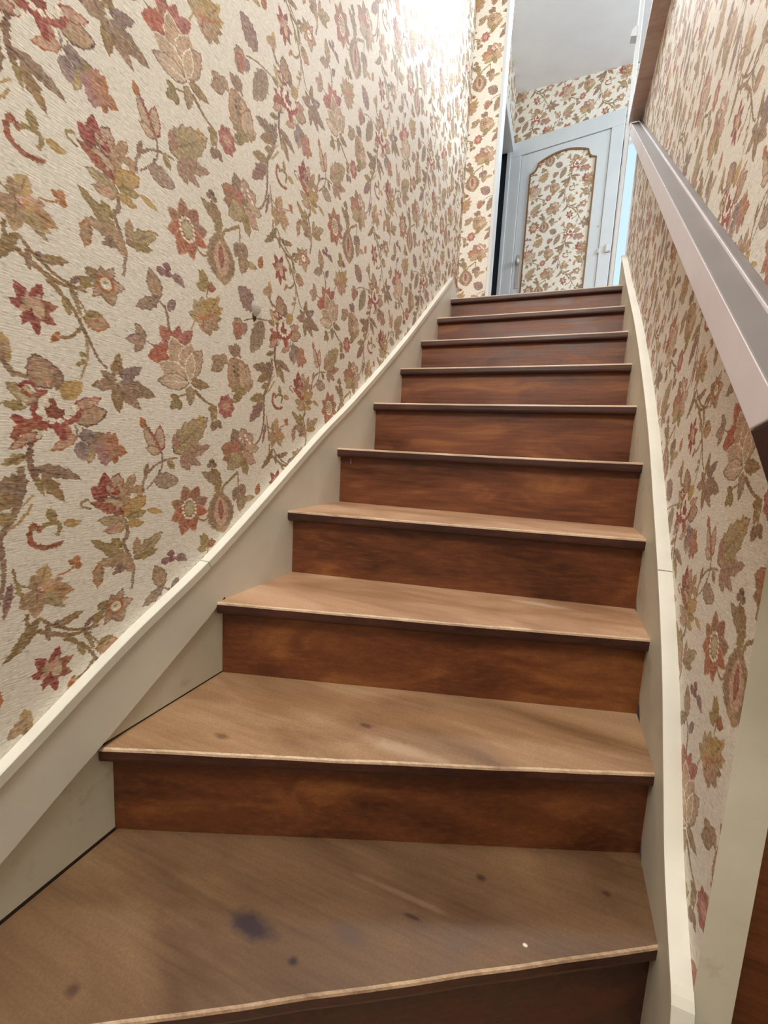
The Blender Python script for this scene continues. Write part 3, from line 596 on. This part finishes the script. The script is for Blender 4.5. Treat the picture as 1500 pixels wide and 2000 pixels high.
# narrow bright window past the end of the partition
w1 = empty('window_1', back(1.3, 0, 2.1)); w1['kind'] = 'structure'
def wp(name, bm, mat):
    o = from_bm(name, bm, mat, w1); o.matrix_parent_inverse = Matrix.Translation(-Vector(w1.location)); return o
for r in ((.958, .988, 2.1, 3.69), (1.57, 1.60, 2.1, 3.69), (.988, 1.57, 3.652, 3.69), (.988, 1.57, 2.1, 2.14)):
    bm = bmesh.new(); back_hexa(bm, r[0], r[1], -.05, .02, r[2], r[3]); bevel(bm, .004, 1); wp('frame', bm, M['rail'])
bm = bmesh.new(); back_hexa(bm, .988, 1.57, -.045, -.035, 2.14, 3.652); wp('pane', bm, M['sky'])
# window of the far right wall that lights the stair head
w2 = empty('window_2', (2.85, 2.55, 2.75)); w2['kind'] = 'structure'
def wp2(name, bm, mat):
    o = from_bm(name, bm, mat, w2); o.matrix_parent_inverse = Matrix.Translation(-Vector(w2.location)); return o
for r in ((1.85, 1.91, 2.75, 4.0), (3.19, 3.25, 2.75, 4.0), (1.91, 3.19, 2.75, 2.81), (1.91, 3.19, 3.94, 4.0), (2.52, 2.58, 2.81, 3.94)):
    bm = bmesh.new(); box(bm, 2.79, 2.86, r[0], r[1], r[2], r[3]); bevel(bm, .006, 1); wp2('frame', bm, M['white'])
for r in ((1.91, 2.52), (2.58, 3.19)):
    bm = bmesh.new(); box(bm, 2.83, 2.84, r[0], r[1], 2.81, 3.94); wp2('pane', bm, M['sky'])

# ------------------------------------------------------------------ staircase
stair = tag(empty('staircase'), 'wooden staircase with worn brown treads and reddish risers between cream string boards', 'staircase')
rnd = random.Random(3)
def tread(k):
    xl = -.008 if k <= 2 else 0.0
    x0, x1 = xl, XR
    def yl(j): return YL[j]
    fl, fr = (YL[k], YR[k])
    if k < 10: bl, br = YL[k+1]+OVER+.004, YR[k+1]+OVER+.004
    else: bl, br = 2.36, 2.36
    z = k*H; T = .030
    prof = [(0.006, -T), (.001, -T+.004), (0.0, -T+.010), (.0, -.006), (.001, -.0022), (.004, 0.0)]
    n = 14; bm = bmesh.new(); rows = []
    for i in range(n+1):
        t = i/n; x = x0 + (x1-x0)*t
        yf, yb = fl + (fr-fl)*t, bl + (br-bl)*t
        wob = rnd.uniform(-.0012, .0012); dip = -.0015*math.sin(math.pi*t)
        r = [bm.verts.new((x, yf + d + wob, z + h + (dip if h > -.02 else 0))) for d, h in prof]
        r += [bm.verts.new((x, yf + (yb-yf)*.35, z + dip*.6)), bm.verts.new((x, yb, z)), bm.verts.new((x, yb, z-T))]
        rows.append(r)
    m = len(rows[0])
    for i in range(n):
        for j in range(m): bm.faces.new((rows[i][j], rows[i+1][j], rows[i+1][(j+1) % m], rows[i][(j+1) % m]))
    bm.faces.new(rows[0]); bm.faces.new(rows[-1][::-1])
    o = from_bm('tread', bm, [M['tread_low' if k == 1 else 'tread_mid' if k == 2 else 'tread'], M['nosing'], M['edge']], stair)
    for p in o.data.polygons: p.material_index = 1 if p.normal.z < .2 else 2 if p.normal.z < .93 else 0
    return o
def riser(k):
    zt, zb = k*H-.0302, (k-1)*H + .0002
    x0, x1 = {2: -.0118, 3: -.0078}.get(k, -.001), XR
    a, b = YL[k]+OVER, YR[k]+OVER
    bm = bmesh.new(); T = .018; n = 8; rows = []
    for i in range(n+1):
        t = i/n; x = x0+(x1-x0)*t; y = a+(b-a)*t + (rnd.uniform(-.0008, .0008) if 0 < i < n else 0)
        rows.append([bm.verts.new(q) for q in ((x, y, zb), (x, y, zt), (x, y+T, zt), (x, y+T, zb))])
    for i in range(n):
        for j in range(4): bm.faces.new((rows[i][j], rows[i+1][j], rows[i+1][(j+1) % 4], rows[i][(j+1) % 4]))
    bm.faces.new(rows[0]); bm.faces.new(rows[-1][::-1])
    return from_bm('riser', bm, M['nosing'] if k == 1 else M['riser'], stair)  # lowest riser darkened: its deep shade is put into the colour
for k in range(1, 11): tread(k)
for k in range(1, 11): riser(k)
# winder below the first riser, turning to the right
bm = bmesh.new()
p = [(-.01, -1.35), (.55, -1.35), (.934, -.02), (.934, .10), (-.01, -.45)]
a = [bm.verts.new((x, y, -.03)) for x, y in p]; b = [bm.verts.new((x, y, 0)) for x, y in p]
bm.faces.new(a[::-1]); bm.faces.new(b)
for i in range(5): bm.faces.new((a[i], a[(i+1) % 5], b[(i+1) % 5], b[i]))
from_bm('tread', bm, M['tread'], stair)

def smooth_curve(pts, sub=6):
    out = []
    for i in range(len(pts)-1):
        p0, p1, p2, p3 = pts[max(i-1, 0)], pts[i], pts[i+1], pts[min(i+2, len(pts)-1)]
        for k in range(sub):
            t = k/sub
            out.append(tuple(.5*((2*p1[j])+(-p0[j]+p2[j])*t+(2*p0[j]-5*p1[j]+4*p2[j]-p3[j])*t*t+(-p0[j]+3*p1[j]-3*p2[j]+p3[j])*t**3) for j in (0, 1)))
    out.append(pts[-1]); return out
# left string: top edge, and a lower edge that runs through the nosing tips
LT = smooth_curve([(-.9, .08), (-.6, .268), (-.314, .433), (-.103, .560), (.155, .699), (.592, .981), (.853, 1.138), (1.385, 1.49), (2.115, 2.015)])
def nose_l(y):
    ys = [-.9] + YL[1:] + [2.4]; zs = [-.02] + [k*H for k in range(1, 11)] + [2.09]
    return float(np.interp(y, ys, zs))
def low_l(y):
    base = nose_l(y) - .012
    return base + (.022 if y < -.2 else .022*max(0, 1-(y+.2)/.3)) - (0 if y < .158 else min(.25, (y-.158)*5))
bm = bmesh.new(); strip_x(bm, LT, [(y, low_l(y)) for y, z in LT], WALL_L, 0.0)
# mitred end of the board on the landing
from_bm('string_board', bm, M['cream'], stair)['label'] = 'cream string board along the left wall'
bm = bmesh.new(); prism_x(bm, [(2.115, 2.015), (2.325, 1.945), (2.325, 1.84), (2.115, 1.75)], WALL_L, 0.0)
from_bm('string_end', bm, M['white'], stair)
def resample(curve, y0, y1, n=48):
    ys = [p[0] for p in curve]; zs = [p[1] for p in curve]
    return [(y0+(y1-y0)*i/n, float(np.interp(y0+(y1-y0)*i/n, ys, zs))) for i in range(n+1)]
def cap_piece(y0, y1):
    c = resample(LT, y0, min(y1, 2.115))
    bm = bmesh.new()
    strip_x(bm, [(y-.004, z+.009) for y, z in c], [(y+.006, z-.008) for y, z in c], WALL_L, .0045)
    bevel(bm, .0015, 1)
    return from_bm('cap_moulding', bm, M['cream'], stair)
cap_piece(-.9, .0995); cap_piece(.1005, 2.2)
# filler panels under the left string, one per step
for k in range(1, 10):
    y0, y1 = YL[k]+.004, YL[k+1]+OVER
    xf = {1: -.012, 2: -.008}.get(k, -.0012)
    n = 8; top = []; bot = []
    for i in range(n+1):
        y = y0 + (y1-y0)*i/n; top.append((y, max(k*H+.003, low_l(y) - (.006 if k == 1 else .0012)))); bot.append((y, k*H + (.0035 if k <= 3 else .001)))
    bm = bmesh.new(); strip_x(bm, top, bot, WALL_L+.0005, xf)
    from_bm('filler_panel', bm, M['cream_dirty'] if k <= 3 else M['cream'], stair)
# dirty joint strip along the first two treads, where the filler has shrunk
for k in (1, 2, 3):
    bm = bmesh.new(); y0, y1 = YL[k]+.01, YL[k+1]+OVER
    xx = {1: -.0125, 2: -.0085, 3: -.002}[k]
    hexa(bm, [(WALL_L, y0, k*H-.01), (xx, y0, k*H-.01), (xx, y1, k*H-.01), (WALL_L, y1, k*H-.01), (WALL_L, y0, k*H+.0022), (xx, y0, k*H+.0022), (xx, y1, k*H+.0022), (WALL_L, y1, k*H+.0022)])
    from_bm('joint_filling', bm, M['gap'], stair)
# right string: a board swept up in a curve, thick top edge in two lengths
RT = smooth_curve([(-.030, .14), (-.024, .20), (.030, .255), (.097, .323), (.170, .428), (.271, .569), (.401, .711), (.545, .850), (.734, 1.026), (.971, 1.213), (1.338, 1.475), (1.943, 1.858), (2.40, 2.16)])
RT2 = [(-.030, -.4)] + RT
bm = bmesh.new(); strip_x(bm, RT, [(y, max(z-.32, -.4) if i else -.4) for i, (y, z) in enumerate(RT)], XR, WALL_R)
from_bm('string_board', bm, M['cream_dirty'], stair)['label'] = 'cream curved string board along the right wall'
for y0, y1 in ((-.0299, .407), (.409, 2.5)):
    c = resample(RT, y0, min(y1, 2.4), 60)
    bm = bmesh.new(); strip_x(bm, [(y-.002, z+.005) for y, z in c], [(y+.001, z-.003) for y, z in c], XR-.003, WALL_R+.0005)
    from_bm('cap_moulding', bm, M['cream'], stair)
# a drip of pale paint on one riser
bm = bmesh.new(); bmesh.ops.create_uvsphere(bm, u_segments=8, v_segments=6, radius=.5)
bmesh.ops.scale(bm, vec=(.005, .002, .020), verts=bm.verts); bmesh.ops.translate(bm, vec=(.040, YL[5]+OVER, .905), verts=bm.verts)
from_bm('paint_drip', bm, M['pink'], stair)

# ------------------------------------------------------------------ handrail on the right wall
rail = tag(empty('handrail', (.93, .05, 1.0)), 'pale painted sloping handrail fixed along the right papered wall', 'handrail')
def rp(name, bm, mat):
    o = from_bm(name, bm, mat, rail); o.matrix_parent_inverse = Matrix.Translation(-Vector(rail.location)); return o
SL = .742
rz = lambda y: 1.0955 + SL*y          # top edge of the rail above the point y
y1 = 2.40
LOWH = .066
bm = bmesh.new()
low = lambda y: rz(y) - LOWH
prism_x(bm, [(-.061, low(-.061)), (y1, low(y1)), (y1, rz(y1)), (-.135, rz(-.135))], .908, .9455); bevel(bm, .002, 2)
ro = rp('rail', bm, [M['rail'], M['worn']])
for p in ro.data.polygons: p.material_index = 1 if p.normal.z > .5 else 0  # upward faces take the painted-in shade tone
bm = bmesh.new(); prism_x(bm, [(.030, rz(.030)-.020), (y1, rz(y1)-.020), (y1, rz(y1)+.006), (.036, rz(.036)+.006)], .9457, .9615); bevel(bm, .0025, 2)
bo = rp('wall_bead', bm, [M['rail'], M['worn']])
for p in bo.data.polygons: p.material_index = 1 if p.normal.z > .5 else 0  # bead top gets the same painted-in shade
bm = bmesh.new(); prism_x(bm, [(-.0615, low(-.0615)-.0005), (-.1365, rz(-.1365)-.002), (-.21, rz(-.21)), (-.20, low(-.20)-.012), (-.16, low(-.16)-.010), (-.11, low(-.11)-.004)], .9085, .958); bevel(bm, .002, 2)
eb = rp('end_block', bm, M['dark']); eb['label'] = 'dark brown end of the rail'

# ------------------------------------------------------------------ torn fleck in the left wallpaper
tw = tag(empty('wallpaper_tear', (WALL_L, .277, 1.281)), 'small torn flap of wallpaper curling off the left wall', 'tear')
bm = bmesh.new(); cols = []
for i in range(7):
    t = i/6; z = 1.295 - .036*t; hw = .009*math.sin(math.pi*(.12+.8*t))
    lift = .002 + .012*math.sin(math.pi*t)*(1-t*.4)
    cols.append([bm.verts.new((WALL_L+.0022+lift*j, .272+.004*t+hw*(2*j-1)*1.3, z)) for j in (0, .5, 1)])
for i in range(6):
    for j in range(2): bm.faces.new((cols[i][j], cols[i+1][j], cols[i+1][j+1], cols[i][j+1]))
bmesh.ops.solidify(bm, geom=list(bm.faces), thickness=.0007)
o = from_bm('flap', bm, M['plaster'], tw); o.matrix_parent_inverse = Matrix.Translation(-Vector(tw.location))
bm = bmesh.new(); pts = [(.269, 1.266), (.276, 1.270), (.284, 1.266), (.282, 1.252), (.275, 1.246), (.270, 1.254)]
v = [bm.verts.new((WALL_L+.0012, y, z)) for y, z in pts]; v2 = [bm.verts.new((WALL_L, y, z)) for y, z in pts]
bm.faces.new(v); bm.faces.new(v2[::-1])
for i in range(6): bm.faces.new((v[i], v2[i], v2[(i+1) % 6], v[(i+1) % 6]))
o = from_bm('bare_patch', bm, M['gap'], tw); o.matrix_parent_inverse = Matrix.Translation(-Vector(tw.location))
